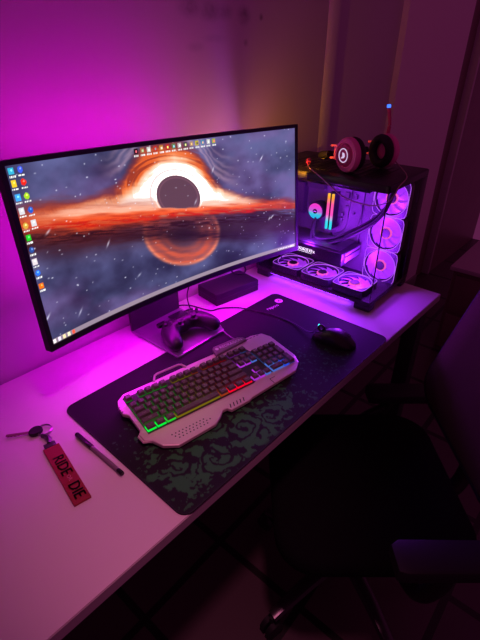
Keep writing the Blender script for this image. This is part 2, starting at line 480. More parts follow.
def screen_colours(U, V):
    US, VS = U, V
    U, V = -.0032 + 1.0278 * US + .0071 * VS - .0247 * US ** 2 - .0085 * US * VS, -.0028 + .0114 * US + 1.0173 * VS - .0444 * US * VS
    X = U * 2.16
    dx = X - 1.083
    yy = V - .66 + .19 * dx
    x = dx / .175; y = yy / .103
    r = np.sqrt(x * x + y * y)
    # sky
    n = fbm(U * 7, V * 4, 5, 3); nb = fbm(U * 3 + 9, V * 2.5, 4, 8)
    sky_hi = np.array([.36, .37, .56]); sky_lo = np.array([.13, .12, .23])
    c = sky_lo + (sky_hi - sky_lo) * sstep(.30, .68, .55 * n + .45 * nb)[..., None]
    c = c + np.array([.06, .0, .02]) * sstep(.45, .7, fbm(U * 4 + 30, V * 4, 4, 19))[..., None]
    # the lower half is duller with a brown dust lane under the disc
    lane = np.exp(-((y + 2.3) / .9) ** 2) * (.55 + .9 * fbm(U * 9, V * 26 + U * 6, 4, 23))
    c = c * (1 - .75 * np.clip(lane, 0, 1)[..., None]) + np.array([.20, .08, .10]) * np.clip(lane, 0, 1)[..., None] * .7
    streak = fbm(x * 1.2 + 4, y * 7, 5, 40)
    str2 = fbm(x * 2.5, y * 16, 4, 66)
    def add(col, a):
        nonlocal c
        a = np.clip(a, 0, 1)[..., None]; c = c * (1 - a) + np.array(col) * a
    # lower ghost ring
    rx = x / 1.85; ry = (y + 2.55) / 2.35
    r2 = np.sqrt(rx ** 2 + ry ** 2)
    low = (y < -1.5) * (.45 + .55 * sstep(-2.0, -3.2, y))
    rings = .5 + .5 * np.sin(r2 * 26 + 5 * fbm(x, y, 3, 90))
    add((.78, .33, .24), low * (1 - sstep(.90, 1.02, r2)) * sstep(.05, .75, r2) * (.62 + .30 * rings) * (.75 + .7 * streak))
    add((1.0, .60, .45), low * np.exp(-((r2 - .94) / .05) ** 2) * .5 * (.5 + streak))
    add((.12, .05, .09), low * np.exp(-((r2) / .33) ** 2) * .6)
    add((.14, .06, .10), np.exp(-((y + 2.75 + .12 * x) / .42) ** 2) * (.35 + .8 * str2) * (1 - sstep(2.5, 5.5, np.abs(x))))
    # arch over the hole: a bell of hot gas that flows out into the disc
    sw = fbm(np.arctan2(y + 1, x) * 1.6 + r * .5, r * 4, 4, 55)
    sw = sw + (fbm(U * 14, V * 18, 4, 71) - sw) * sstep(1.6, 2.6, np.abs(x))
    sw2 = fbm(np.arctan2(y + 1, x) * 1.3 + 9, r * 9, 4, 155)
    Wt = np.interp(x, [-6, -4.6, -3.9, -2.7, -2.1, -1.64, -1.35, -1.1, -.6, 0, .5, .9, 1.2, 1.45, 1.9, 2.35, 2.9, 3.4, 6], [-1.6, -1.05, -.70, -.38, -.05, .45, 1.0, 1.25, 1.9, 2.2, 2.05, 1.70, 1.25, .7, .25, -.02, -.35, -.62, -1.6])
    Ot = np.interp(x, [-6.2, -5.5, -3.9, -2.7, -2.3, -2, -1.6, -1.27, -.7, 0, .6, 1.1, 1.5, 1.8, 2.2, 2.7, 3.5, 4.3, 5.5, 6.2], [-1.0, -.75, -.45, .0, .50, 1.1, 1.85, 2.4, 2.75, 2.9, 2.75, 2.3, 1.4, .6, .12, -.2, -.55, -.52, -.50, -.55])
    Ct = np.interp(x, [-6.2, -5.5, -2.7, 0, 2, 3.5, 5.3, 6.2], [-1.4, -1.35, -1.22, -1.05, -.95, -.78, -.66, -.62])
    rough = (sw - .5) * .75 + (streak - .5) * .25
    above = sstep(-.25, .1, y - Ct + .25)
    # outer wisps
    for k, (off, wd, am) in enumerate(((.55, .07, .5), (.85, .05, .45), (1.15, .05, .35), (1.5, .04, .25))):
        add((.78, .62, .70), above * (y > -.5) * np.exp(-((y - Ot - off * (1 + .25 * np.abs(x)) - .5 * (sw - .5)) / (wd * (1 + np.abs(x)))) ** 2) * am * (1 - sstep(2.0, 3.3, np.abs(x))))
    add((.50, .17, .17), above * (1 - sstep(-.1, .55, y - Ot + rough * .8)) * .8)
    add((.88, .38, .16), above * (1 - sstep(-.45, .10, y - Ot + rough)) * (.72 + .45 * sw2))
    add((.45, .13, .12), above * (1 - sstep(-.3, .1, y - Ot)) * sstep(.55, .68, sw2) * .65)
    wm = above * (1 - sstep(-.55, .25, y - Wt + rough * .9))
    add((1.0, .72, .52), above * (1 - sstep(-.2, .45, y - Wt + rough * .9)) * .85)
    add((1.0, .95, .92), wm)
    # disc seen edge on: a ragged band of red and orange under the white
    ax = np.abs(x)
    band = y - Ct + .45 * (streak - .5)
    tl = 1 - sstep(3.8, 6.4, ax) * .55
    th = np.interp(x, [-6, -3, 0, 2, 3.5, 6], [.75, .70, .40, .34, .30, .22])
    add((.40, .12, .12), np.where(band < 0, np.exp(-(band / (th * 1.9)) ** 2), np.exp(-(band / (th * .9)) ** 2)) * tl * (.5 + .8 * str2))
    add((.90, .30, .11), np.where(band < 0, np.exp(-(band / (th * .95)) ** 2), np.exp(-(band / (th * .75)) ** 2)) * tl * (.55 + .8 * streak))
    add((.80, .12, .04), np.exp(-((band + .34) / .17) ** 2) * tl * sstep(.35, .6, str2))
    add((.16, .05, .07), np.exp(-((band + .95) / .35) ** 2) * sstep(.38, .62, str2) * .85)
    add((1.0, .80, .70), np.exp(-((band - .28) / .22) ** 2) * (1 - sstep(3.2, 5.2, np.where(x < 0, ax * .8, ax * 1.15))) * .75)
    add((.85, .45, .42), np.exp(-((band - .02) / .14) ** 2) * sstep(2.6, 3.6, x) * .6 * sstep(.3, .6, str2))
    # shadow of the hole
    rh = np.sqrt(x * x + ((y + .22) / 1.34) ** 2)
    cutl = sstep(-.98, -.88, y + .25 * (streak - .5))
    hole = (1 - sstep(.95, 1.02, rh)) * cutl
    for rr_, wd, cc, am in ((1.24, .05, (.80, .60, .62), .45),):
        add(cc, np.exp(-((rh - rr_) / wd) ** 2) * cutl * am * (x < .9))
    add((.36, .24, .30), hole)
    add((.55, .36, .42), np.exp(-((rh - .88) / .03) ** 2) * cutl * .5)
    add((1.0, .90, .88), np.exp(-((rh - 1.05) / .035) ** 2) * cutl * .8)
    boost = wm * (1 - hole) * sstep(.8, .97, c.min(-1))
    U, V = US, VS
    # flecks of debris and stars
    rs = np.random.default_rng(12)
    for i in range(230):
        su, sv = rs.random() * .97 + .015, rs.random() * .92 + .06
        big = rs.random()
        L = .0012 + .0016 * rs.random() + (.010 * rs.random() if big > .93 else 0); w = .0010 + .0006 * rs.random() + (.0012 if big > .93 else 0)
        a = R(30 + 35 * rs.random()) if big > .9 else 0
        i0, i1 = np.searchsorted(U[0], [su - L - .004, su + L + .004]); j0, j1 = np.searchsorted(V[:, 0], [sv - 3 * L - .008, sv + 3 * L + .008])
        if i1 - i0 < 2 or j1 - j0 < 2: continue
        uu = (U[j0:j1, i0:i1] - su) * 2.16; vv = V[j0:j1, i0:i1] - sv
        p = uu * math.cos(a) + vv * math.sin(a); q = -uu * math.sin(a) + vv * math.cos(a)
        m = np.exp(-(p / (2.16 * L)) ** 2 - (q / (2.16 * w)) ** 2) * (.45 + .55 * rs.random())
        c[j0:j1, i0:i1] = c[j0:j1, i0:i1] * (1 - m[..., None]) + np.array([.92, .92, 1.0]) * m[..., None]
    # taskbar and icons
    tb = V < .061
    c = np.where(tb[..., None], np.array([.60, .53, .60]) + .04 * (U[..., None] - .5), c)
    def blob(u, v, w, h, col, round_=False):
        if round_: m = (((U - u) / w) ** 2 + ((V - v) / h) ** 2) < 1
        else: m = (np.abs(U - u) < w) & (np.abs(V - v) < h)
        c[m] = col
    for k, col in enumerate([(1, .95, .95), (.95, .9, 1), (1, .9, .7), (1, .95, .8), (1, .35, .25)]):
        blob(.0184 + k * .0142, .0475, .0042, .011, col)
    for k in range(9): blob(.905 + k * .008, .0475, .0025, .006, (.95, .93, .98))
    blob(.972, .053, .009, .003, (.9, .9, .95)); blob(.972, .042, .010, .003, (.9, .9, .95))
    W_ = (1, 1, 1)
    ic = [(.0246, .949, (.20, .70, .85), 0), (.0456, .950, (.25, .35, .95), 1), (.0235, .8915, (.95, .80, .15), 0), (.0460, .892, (.95, .15, .08), 1), (.0238, .8265, (.25, .65, .95), 0), (.0450, .8265, (.65, .85, .10), 1),
          (.0243, .762, (.85, .85, .88), 0), (.0453, .758, (.10, .35, .80), 1), (.0241, .690, (.85, .65, .25), 1), (.0446, .693, (.85, .85, .88), 0), (.0235, .6295, (.10, .80, .15), 0), (.0232, .568, (.15, .30, .60), 1),
          (.0230, .505, (.90, .85, .88), 0), (.0230, .445, (.15, .45, .95), 1), (.0234, .372, (.95, .45, .05), 0)]
    for (u, v, col, rd) in ic:
        blob(u, v, .0062, .0155, col, rd); blob(u + .001, v + .004, .0022, .005, tuple(min(1, q + .35) for q in col), True)
        for j in range(4): blob(u - .006 + .004 * j, v - .026, .0013, .0042, W_)
    rs = np.random.default_rng(5)
    pal = [(.12, .03, .02), (.75, .45, .30), (.92, .92, .90), (.85, .20, .15), (.85, .55, .2), (.85, .12, .18), (.45, .55, .35), (.85, .8, .8), (.30, .30, .32), (.75, .6, .5), (.85, .78, .2), (.35, .6, .75), (.9, .9, .9), (.7, .75, .3), (.85, .5, .2)]
    for k in range(14):
        u = .3673 + k * (.6471 - .3673) / 13; v = .953
        blob(u, v, .0064, .0150, tuple(.85 * q for q in pal[k])); blob(u + .001, v - .003, .0026, .007, tuple(min(1, q + .3) for q in pal[(k + 5) % 15]))
        for j in range(4): blob(u - .006 + .004 * j, v - .027, .0013, .0038, (.95, .95, .95))
    return c, boost

M['screen'] = attr_mat('screen_pixels', 'paint', 0.35, emission=1.2, spec=0.3)
bu, bv0, bv1 = .0125, .034, .025
U, V = np.meshgrid(np.linspace(bu, 1 - bu, 620), np.linspace(bv0, 1 - bv1, 290))
so = grid_mesh('screen', panel(U, V, .001), hdr(screen_colours(U, V)), M['screen'], mon)
so['label'] = 'lit screen with a black hole wallpaper, desktop icons and a taskbar'
bz = MB()
pbox(bz, 0, 1, 1 - bv1, 1, -.001, .016); pbox(bz, 0, 1, 0, bv0, -.002, .016)
pbox(bz, 0, bu, bv0, 1 - bv1, -.001, .016, 4); pbox(bz, 1 - bu, 1, bv0, 1 - bv1, -.001, .016, 4)
bz.build('bezel', M['black'], mon, smooth=False)
lip = MB(); pbox(lip, 0.004, .996, -.006, .0005, .0, .012); lip.build('bottom_lip', M['metal'], mon, smooth=False)
hs = MB()
nu, nv = 40, 14
Vv, Ff = [], []
for i in range(nu):
    for j in range(nv):
        u = i / (nu - 1); v = j / (nv - 1)
        e = min(1, min(u, 1 - u) / .22) ; g = min(1, min(v, 1 - v) / .3)
        s = (e * e * (3 - 2 * e)) * (g * g * (3 - 2 * g))
        Vv.append(tuple(panel(np.array(u), v, .016 + .055 * s)))
for i in range(nu - 1):
    for j in range(nv - 1): Ff.append((i * nv + j, (i + 1) * nv + j, (i + 1) * nv + j + 1, i * nv + j + 1))
hs.verts_faces(Vv, Ff); hs.build('back_shell', M['matte'], mon)
# stand
ml = lambda x, y, z: (x - MO.x, y - MO.y, z - MO.z)
M['stand'] = mat('stand_metal', (0.30, 0.28, 0.32, 1), 0.30, 0.6)
MB().prism(rrect(.188, .215, .010, cx=.7305 - MO.x, cy=.8745 - MO.y), .0045, .0097, .0015).build('foot_plate', M['stand'], mon)
MB().box(ml(.7305, .972, DZ + .19), (.188, .012, .37), .004).build('upright', M['matte'], mon)
MB().box(ml(.7305, .960, DZ + .0022), (.18, .03, .0044)).build('rubber_strip', M['matte'], mon)
MB().box(ml(.738, .929, DZ + .33), (.10, .10, .09), .008).build('neck', M['matte'], mon)
# light strips stuck on the back of the panel
def strip(name, u0, u1, v0, v1, m, dep=.034, thick=.018):
    b = MB(); pbox(b, u0, u1, v0, v1, dep, dep + thick, 30); return b.build(name, m, mon, smooth=False)
MAG = (1.0, .0, .93, 1)
M['led_m'] = emat('led_magenta', MAG, 36)
M['led_v'] = emat('led_violet', (.86, .0, 1, 1), 44)
M['led_s'] = emat('led_magenta_side', MAG, 3.2)
M['led_o'] = emat('led_orange', (1.0, .30, .01, 1), 46)
strip('light_strip', .07, .62, .880, .888, M['led_m'], .038)
strip('light_strip', .060, .063, .14, .88, M['led_s'], .024)
strip('light_strip', .935, .940, .56, .87, emat('led_amber', (1.0, .36, .01, 1), 80), .024)
strip('light_strip', .08, .90, .070, .078, M['led_v'], .028)

# ================================================================== keyboard
KYAW = R(-12.0); KT = R(4.0)
KO = Vector((0.4284, 0.7095, 0))
kb = thing('keyboard', 'full size gaming keyboard with pinkish metal plate and rainbow lit black keys', 'keyboard', (KO.x, KO.y, DZ + .0032 + .0142), (KT, 0, KYAW))
M['kplate'] = mat('keyboard_plate', (0.74, 0.60, 0.61, 1), 0.34, 0.35, bump=(300, .05, .0003))
M['kside'] = mat('keyboard_case', (0.03, 0.028, 0.03, 1), 0.5)
M['cap'] = mat('keycap', (0.11, 0.085, 0.088, 1), 0.36)
M['legend'] = mat('key_legend', (0.35, 0.33, 0.33, 1), 0.5, emit=(.8, .7, .75, 1), estr=.0)
zones = [(.045, 'green', (.0, 1, .06, 1)), (.115, 'lime', (.03, 1, .05, 1)), (.165, 'yellow', (.75, .55, .02, 1)), (.215, 'orange', (1, .12, .03, 1)), (.272, 'red', (1, .0, .03, 1)), (.325, 'purple', (.65, .05, 1, 1)), (.372, 'azure', (.12, .25, 1, 1)), (.5, 'blue', (.03, .10, 1, 1))]
ZM = [emat('key_glow_' + n, c, .16) for _, n, c in zones]
ZF = [emat('key_front_glow_' + n, c, e) for (_, n, c), e in zip(zones, (.9, .6, .22, .30, .9, .6, .55, .7))]
def zone(u):
    for i, (lim, _, _) in enumerate(zones):
        if u < lim: return i
    return len(zones) - 1
sk = lambda L: [(u, v - u * .010) for u, v in L]
outer = sk([(-.002, .024), (-.022, .010), (-.030, -.010), (-.030, -.034), (-.020, -.046), (-.020, -.098), (-.027, -.108), (-.025, -.128), (-.012, -.138), (.000, -.162), (.028, -.180), (.124, -.175), (.146, -.162), (.160, -.150), (.172, -.150), (.178, -.160), (.232, -.158), (.242, -.154), (.395, -.140), (.425, -.118), (.436, -.090), (.436, .010), (.424, .034), (.390, .042), (.37, .040), (.366, .030), (.25, .032), (.17, .030), (.08, .026)])
# metal plate: whole outline, keys sit on it
kp = MB(); kp.prism(outer, .0045, .0125, .0018)
kp.mi = 1
hole = lambda u, v, r=.0018: kp.cyl((u, v - u * .01, .0122), (u, v - u * .01, .0127), r, n=8)
for row, (n, off) in enumerate(((10, .0), (11, .004), (9, .010))):
    for k in range(n): hole(.030 + off + k * .0088, -.1475 - row * .0075)
for k in range(5): kp.box((.183 + k * .0095, -.148 - .002, .0126), (.0025, .012, .0004), rot=(0, 0, R(-25)))
for k in range(4): kp.box((.372 + k * .012, .033 - .004, .0126), (.007, .002, .0004))
for (a, b) in (((.318, -.128), (.334, -.128)), ((.318, -.128), (.318, -.146))):
    kp.tube([(a[0], a[1] - .003, .0126), (b[0], b[1] - .003, .0126)], .0008, n=4, smooth=False)
for k in range(3): kp.box((-.0275, -.012 - k * .008, .0122), (.004, .0035, .0012))
kp.build('metal_plate', [M['kplate'], M['kside']], kb, smooth=False)
# dark under-case
cx_, cy_ = .2, -.07
kc = MB(); kc.prism([(cx_ + (u - cx_) * .97, cy_ + (v - cy_) * .94) for u, v in outer], .0, .0048); kc.build('case', M['kside'], kb, smooth=False)
for u in (.03, .38): MB().box((u, .01, -.0085), (.03, .012, .016), .002).build('rear_foot', M['kside'], kb)
# glow under the keys (diffuser sheet)
def diffuser():
    m = ramp_emat('key_backlight', 0, -.01, .43, [(0, (.0, .8, .06, 1)), (.22, (.02, .8, .04, 1)), (.36, (.6, .35, .02, 1)), (.46, (.9, .08, .03, 1)), (.62, (.9, .0, .05, 1)), (.73, (.55, .05, .9, 1)), (.84, (.06, .2, 1, 1)), (1, (.04, .08, 1, 1))], .55)
    return m
M['diff'] = diffuser()
dfb = MB()
dfb.prism(sk([(-.010, .010), (-.010, -.118), (.276, -.118), (.290, -.112), (.350, -.112), (.420, -.108), (.420, -.018), (.345, -.014), (.34, .010)]), .0124, .0130)
dfb.build('backlight_sheet', M['kside'], kb, smooth=False)
P = .01905
def row_v(r): return 0 if r == 0 else -.0275 - (r - 1) * .0193
LAY = []
def add_row(r, start, spec):
    x = start
    for s in spec:
        if isinstance(s, (int, float)): x += s; continue
        name, w = s if isinstance(s, tuple) else (s, 1)
        LAY.append((name, x + w / 2 - .5, r, w)); x += w
add_row(0, 0, ['Esc', .7, 'F1', 'F2', 'F3', 'F4', .55, 'F5', 'F6', 'F7', 'F8', .55, 'F9', 'F10', 'F11', 'F12'])
add_row(1, 0, list('`1234567890-=') + [('Back', 2)])
add_row(2, 0, [('Tab', 1.5)] + list('QWERTYUIOP[]') + [('\\', 1.5)])
add_row(3, 0, [('Caps', 1.75)] + list("ASDFGHJKL;'") + [('Enter', 2.25)])
add_row(4, 0, [('Shift', 2.25)] + list('ZXCVBNM,./') + [('Shift', 2.75)])
add_row(5, 0, [('Ctrl', 1.25), ('Win', 1.25), ('Alt', 1.25), ('', 6.25), ('Alt', 1.25), ('Fn', 1.25), ('Menu', 1.25), ('Ctrl', 1.25)])
add_row(0.1, 15.2, ['PrS', 'ScL', 'Pau']); add_row(1, 15.2, ['Ins', 'Hom', 'PUp']); add_row(2, 15.2, ['Del', 'End', 'PDn'])
add_row(4, 16.2, ['^']); add_row(5, 15.2, ['<', 'v', '>'])
add_row(1, 18.4, ['Num', '/', '*', '-']); add_row(2, 18.4, ['7', '8', '9']); add_row(3, 18.4, ['4', '5', '6']); add_row(4, 18.4, ['1', '2', '3']); add_row(5, 18.4, [('0', 2), '.'])
def cap_mesh(w, d, zi, label, tall=.0112, glow=.0026):
    b = MB()
    a0, b0 = w / 2 - .0011, d / 2 - .0011
    a1, b1 = a0 - .0023, b0 - .0026
    z0, zg, z1 = .0128, .0128 + glow, .0128 + tall
    def frus(x0, y0, za, x1, y1, zb, cap):
        V = [(-x0, -y0, za), (x0, -y0, za), (x0, y0, za), (-x0, y0, za), (-x1, -y1, zb), (x1, -y1, zb), (x1, y1, zb), (-x1, y1, zb)]
        F = [(0, 1, 5, 4), (1, 2, 6, 5), (2, 3, 7, 6), (3, 0, 4, 7)]
        if cap: F.append((4, 5, 6, 7))
        b.verts_faces(V, F)
    t = (zg - z0) / (z1 - z0); am, bm_ = a0 + (a1 - a0) * t, b0 + (b1 - b0) * t
    b.mi = 1; frus(a0, b0, z0, am, bm_, zg, False)
    b.mi = 0; frus(am, bm_, zg, a1 + .0004, b1 + .0004, z1 - .0006, False)
    frus(a1 + .0004, b1 + .0004, z1 - .0006, a1 - .0002, b1 - .0002, z1, True)
    if label:
        b.mi = 2; sz = .0082 if len(label) == 1 else (.0058 if len(label) < 4 else .0052)
        b.text(label, sz, Matrix.Translation((0, .0005, z1 + .0001)))
    return b
for (name, ux, r, w) in LAY:
    rr = 0 if r == 0.1 else r
    u = ux * P; v = row_v(rr); wz = w * P; dz = P
    front = r == 5 or (ux > 15 and (r == 4 or (r == 2 and ux < 18)))
    b = cap_mesh(wz, dz, zone(u), name, glow=.0050 if front else .0024)
    o = b.build('key', [M['cap'], (ZF if front else ZM)[zone(u)], M['legend']], kb, smooth=False)
    o.location = (u, v - u * .010, 0)
for (name, ux, v0, dz) in (('+', 21.4, (row_v(2) + row_v(3)) / 2, 2), ('Ent', 21.4, (row_v(4) + row_v(5)) / 2, 2)):
    b = cap_mesh(P, P * dz, 7, name); o = b.build('key', [M['cap'], ZM[7], M['legend']], kb, smooth=False); o.location = (ux * P, v0 - ux * P * .01, 0)
# raised carry bracket and logo plate along the back edge
kh = MB(); kh.tube([(.078, .022, .013), (.088, .036, .0165), (.095, .0385, .017), (.156, .0385, .017), (.163, .035, .0165), (.170, .024, .013)], .0027, n=8, smooth=False); kh.build('raised_bracket', M['kplate'], kb)
lg = MB(); lg.prism(sk([(.256, .016), (.261, .042), (.270, .050), (.350, .050), (.362, .043), (.366, .028)]), .013, .0195, .002)
lg.mi = 1; lg.text('REDRAGON', .0135, Matrix.Translation((.318, .0325, .0198)) @ Matrix.Rotation(R(-1), 4, 'Z')); lg.cyl((.272, .0335, .0196), (.272, .0335, .0199), .0050, n=14)
lg.build('logo_plate', [mat('logo_plate_paint', (.22, .17, .19, 1), .35, .3), M['white']], kb, smooth=False)
# hooked corner clip at the left
kcl = MB(); kcl.tube([(-.018, -.100, .008), (-.029, -.110, .008), (-.027, -.129, .008), (-.010, -.136, .008)], .0028, n=6, smooth=False); kcl.build('corner_hook', M['kplate'], kb)

# ================================================================== mouse
mo = thing('computer_mouse', 'black wired gaming mouse with small teal light on the desk mat', 'mouse', (.985, .492, DZ + .0035), (0, 0, R(9)))
M['mouse'] = mat('mouse_shell', (0.014, 0.013, 0.016, 1), 0.33)
def mouse_shell():
    n, k = 40, 28
    V, F = [], []
    for i in range(n + 1):
        t = i / n; y = -.064 + .128 * t
        w = .0345 * (math.sin(PI * min(max(t, .0), 1) ** .85) ** .42) * (1 - .12 * math.exp(-((t - .55) / .16) ** 2)) if 0 < t < 1 else .001
        h = (.040 * math.sin(PI * (t * .80 + .12)) ** .75) * (1 if 0 < t < 1 else .1) * min(1, (math.sin(PI * t) + .02) ** .30)
        for j in range(k + 1):
            a = PI * j / k
            cx, sz = math.cos(a), math.sin(a)
            V.append((w * math.copysign(abs(cx) ** .75, cx), y, h * sz ** .85))
    for i in range(n):
        for j in range(k): F.append((i * (k + 1) + j, (i + 1) * (k + 1) + j, (i + 1) * (k + 1) + j + 1, i * (k + 1) + j + 1))
    for i in range(n): F.append((i * (k + 1), i * (k + 1) + k, (i + 1) * (k + 1) + k, (i + 1) * (k + 1)))
    return MB().verts_faces(V, F)
mouse_shell().build('shell', M['mouse'], mo, angle=70)
mg = MB(); mg.tube([(0, .062, .018), (0, .045, .0315), (0, .020, .0385)], .0008, n=4); mg.build('button_gap', M['matte'], mo)
mw = MB(); mw.torus((0, .041, .0325), .0085, .0035, axis='X', n=24, k=8); mw.build('scroll_wheel', M['dark'], mo)
M['teal'] = emat('teal_led', (.05, .75, .85, 1), 3.0)
ml_ = MB(); ml_.cyl((-.001, .049, .037), (.004, .049, .040), .0028, n=12); ml_.build('wheel_light', M['teal'], mo)
me_ = MB(); me_.cyl((0, -.042, .0345), (0, -.0425, .0352), .006, n=20); me_.mi = 1; me_.box((0, -.0425, .0355), (.006, .0018, .0006), rot=(R(25), 0, R(35))); me_.build('palm_emblem', [M['dark'], M['metal']], mo)
inv = Matrix.Rotation(R(-9), 4, 'Z') @ Matrix.Translation((-.985, -.492, -(DZ + .0035)))
mc = MB(); mc.tube([inv @ Vector(p) for p in ((.974, .553, DZ + .016), (.972, .575, DZ + .011), (.990, .640, DZ + .006), (.9885, .705, DZ + .006), (.975, .765, DZ + .006), (.9625, .805, DZ + .006), (.948, .84, DZ + .004), (.915, .872, DZ + .003), (.885, .885, DZ + .003), (.872, .93, DZ + .003), (.862, .965, DZ + .003), (.83, .990, DZ + .003), (.73, .996, DZ + .003))], .0019, n=6); mc.build('cable', M['black'], mo)

# ================================================================== game controller on the stand foot
gc = thing('game_controller', 'black twin stick gamepad lying on the monitor foot plate', 'game controller', (.728, .838, DZ + .0099), (0, 0, R(-2)))
M['pad_body'] = mat('controller_shell', (0.016, 0.015, 0.018, 1), 0.42)
pts = [(0, .016, .031), (-.040, .018, .032), (-.060, .006, .030), (-.069, -.032, .025), (-.076, -.068, .018), (.040, .018, .032), (.060, .006, .030), (.069, -.032, .025), (.076, -.068, .018), (0, .036, .031), (-.042, .036, .031), (.042, .036, .031)]
body = skin('body', pts, [(0, 1), (1, 2), (2, 3), (3, 4), (0, 5), (5, 6), (6, 7), (7, 8), (0, 9), (1, 10), (5, 11)], [(.033, .024), (.034, .026), (.034, .027), (.027, .026), (.018, .019), (.034, .026), (.034, .027), (.027, .026), (.018, .019), (.024, .022), (.026, .022), (.026, .022)], M['pad_body'], gc, 2)
MB().box((0, .026, .052), (.052, .032, .006), .0025).build('touchpad', M['gloss'], gc)
for s in (-1, 1):
    st = MB(); st.lathe([(0, .046), (.011, .046), (.011, .050), (.005, .052), (.005, .058), (.0095, .060), (.0098, .0625), (.0075, .0635), (.005, .062), (0, .0615)], 24, Matrix.Translation((s * .0255, -.012, 0))); st.build('thumbstick', M['dark'], gc)
    for k in range(4):
        a = PI / 2 * k
        c = (s * .049 + .0100 * math.cos(a), .012 + .0100 * math.sin(a))
        b = MB()
        if s < 0: b.box((c[0], c[1], .0525), (.0075, .0075, .007), .0015, rot=(0, 0, a)); b.build('direction_button', M['dark'], gc)
        else: b.cyl((c[0], c[1], .050), (c[0], c[1], .0565), .0046, .0042, 16); b.build('action_button', M['dark'], gc)
    MB().box((s * .046, .046, .034), (.034, .014, .014), .005).build('shoulder_button', M['gloss'], gc)

# ================================================================== flat black box by the wall
bx = thing('power_adapter', 'flat black rectangular box under the right end of the monitor', 'power adapter', (1.018, .928, DZ), (0, 0, R(-9)))
MB().box((0, 0, .021), (.184, .105, .042), .003).build('box_shell', M['matte'], bx)
MB().box((0, 0, .0215), (.1845, .1055, .0015), .0003).build('seam', M['dark'], bx)

# loose cables
cb = MB(); cb.tube([(.90, .955, .90), (.885, .965, .84), (.868, .975, .775), (.850, .945, DZ + .004), (.838, .925, DZ + .004), (.80, .905, DZ + .012), (.765, .893, DZ + .025)], .0021, n=6)
tag(cb.build('black_cable', M['black']), 'thin black cable dropping from the monitor underside to the gamepad', 'cable')
cb = MB(); cb.tube([(1.09, .95, .90), (1.08, .97, .84), (1.07, .955, .792), (1.105, .93, .786), (1.125, .95, .80), (1.10, .985, .81), (1.075, .99, .87)], .0032, n=7)
tag(cb.build('power_lead', M['black']), 'thick black lead looped on top of the flat box beneath the monitor', 'cable')
M['greyc'] = mat('grey_cable', (.32, .30, .33, 1), .5)
cb = MB(); cb.tube([(.838, .81, DZ + .008), (.832, .795, DZ + .008), (.815, .765, DZ + .008), (.799, .727, DZ + .014), (.790, .700, DZ + .02)], .0016, n=6)
cb.box((.838, .812, DZ + .010), (.012, .016, .008), .001, rot=(0, 0, R(25)))
tag(cb.build('keyboard_lead', M['greyc']), 'thin pale cable running from the foot plate corner to the keyboard back', 'cable')

# ================================================================== key ring with strap
kr = thing('keychain', 'red strap key ring with one key lying on bare desk', 'keychain', (.233, .66, DZ))
k_ = lambda x, y, z=0: (x - .233, y - .66, z)
M['strap'] = mat('red_webbing', (0.30, 0.018, 0.034, 1), 0.75, bump=(500, .3, .0006))
M['ink'] = mat('dark_print', (0.02, 0.012, 0.015, 1), 0.7)
SA = math.atan2(-.165, -.030)       # direction the strap runs
sd = Vector((math.cos(SA), math.sin(SA), 0)); sp = Vector((-sd.y, sd.x, 0))
s0 = Vector(k_(.246, .737, .003))
sm = MB()
n = 24
for lay, (za, zb) in enumerate(((.0008, .0024), (.0036, .0052))):
    V, F = [], []
    for i in range(n + 1):
        t = i / n; c = s0 + sd * (.168 * t); zz = .0014 * math.sin(t * PI * 1.3 + lay) * (lay == 1)
        for (s, z) in ((-1, za), (1, za), (1, zb), (-1, zb)): V.append((c.x + sp.x * s * .0165, c.y + sp.y * s * .0165, z + max(zz, 0)))
    for i in range(n):
        for k in range(4): F.append((i * 4 + k, i * 4 + (k + 1) % 4, (i + 1) * 4 + (k + 1) % 4, (i + 1) * 4 + k))
    F += [(0, 1, 2, 3), tuple(n * 4 + k for k in (3, 2, 1, 0))]
    sm.verts_faces(V, F)
for t in (0.0, .168): c = s0 + sd * t; sm.box((c.x, c.y, .0030), (.003, .033, .0050), .001, rot=(0, 0, SA))
sm.build('strap', M['strap'], kr, smooth=False)
def on_strap(t, off=0): c = s0 + sd * t + sp * off; return Matrix.Translation((c.x, c.y, .0070)) @ Matrix.Rotation(SA, 4, 'Z')
for word, t in (('RIDE', .064), ('DIE', .139)):
    stx = MB()
    for o in (-.0006, 0, .0006): stx.text(word, .031, on_strap(t + o) @ Matrix.Scale(.90, 4, (1, 0, 0)), .0001)
    stx.build('strap_word', M['ink'], kr, smooth=False)
stw = MB(); stw.text('OR', .011, on_strap(.1035), .0001); stw.build('strap_small_print', mat('pale_red_print', (.65, .2, .25, 1), .7), kr, smooth=False)
MB().box(s0 - sd * .006 + Vector((0, 0, .002)), (.014, .024, .006), .0015, rot=(0, 0, SA)).build('crimp_clasp', M['metal'], kr)
cl = MB(); cl.tube([s0 - sd * .010 + Vector((0, 0, .004)), s0 - sd * .022 + sp * .004 + Vector((0, 0, .005)), Vector(k_(.254, .772, .005)), Vector(k_(.250, .784, .004))], [.005, .006, .005, .003], n=8); cl.build('swivel_hook', M['metal'], kr)
rg = MB(); rg.torus(k_(.262, .795, .004), .0165, .0014, n=32, k=8, M=None); rg.torus(k_(.262, .795, .0062), .0160, .0012, n=32, k=8); rg.build('split_ring', M['steel'], kr)
ky = MB(); KA = math.atan2(.837 - .80, .2 - .25)
kd = Vector((math.cos(KA), math.sin(KA), 0)); k0 = Vector(k_(.247, .803, .006))
ky.lathe([(0, 0), (.0135, 0), (.0150, .002), (.0150, .007), (.0135, .009), (0, .009)], 28, Matrix.Translation((k0.x, k0.y, .0018)) @ Matrix.Diagonal((1.0, .85, 1, 1)))
ky.build('key_head', M['matte'], kr)
kl = MB(); c = k0 + kd * .036; kl.box((c.x, c.y, .006), (.050, .0062, .0022), .0006, rot=(0, 0, KA))
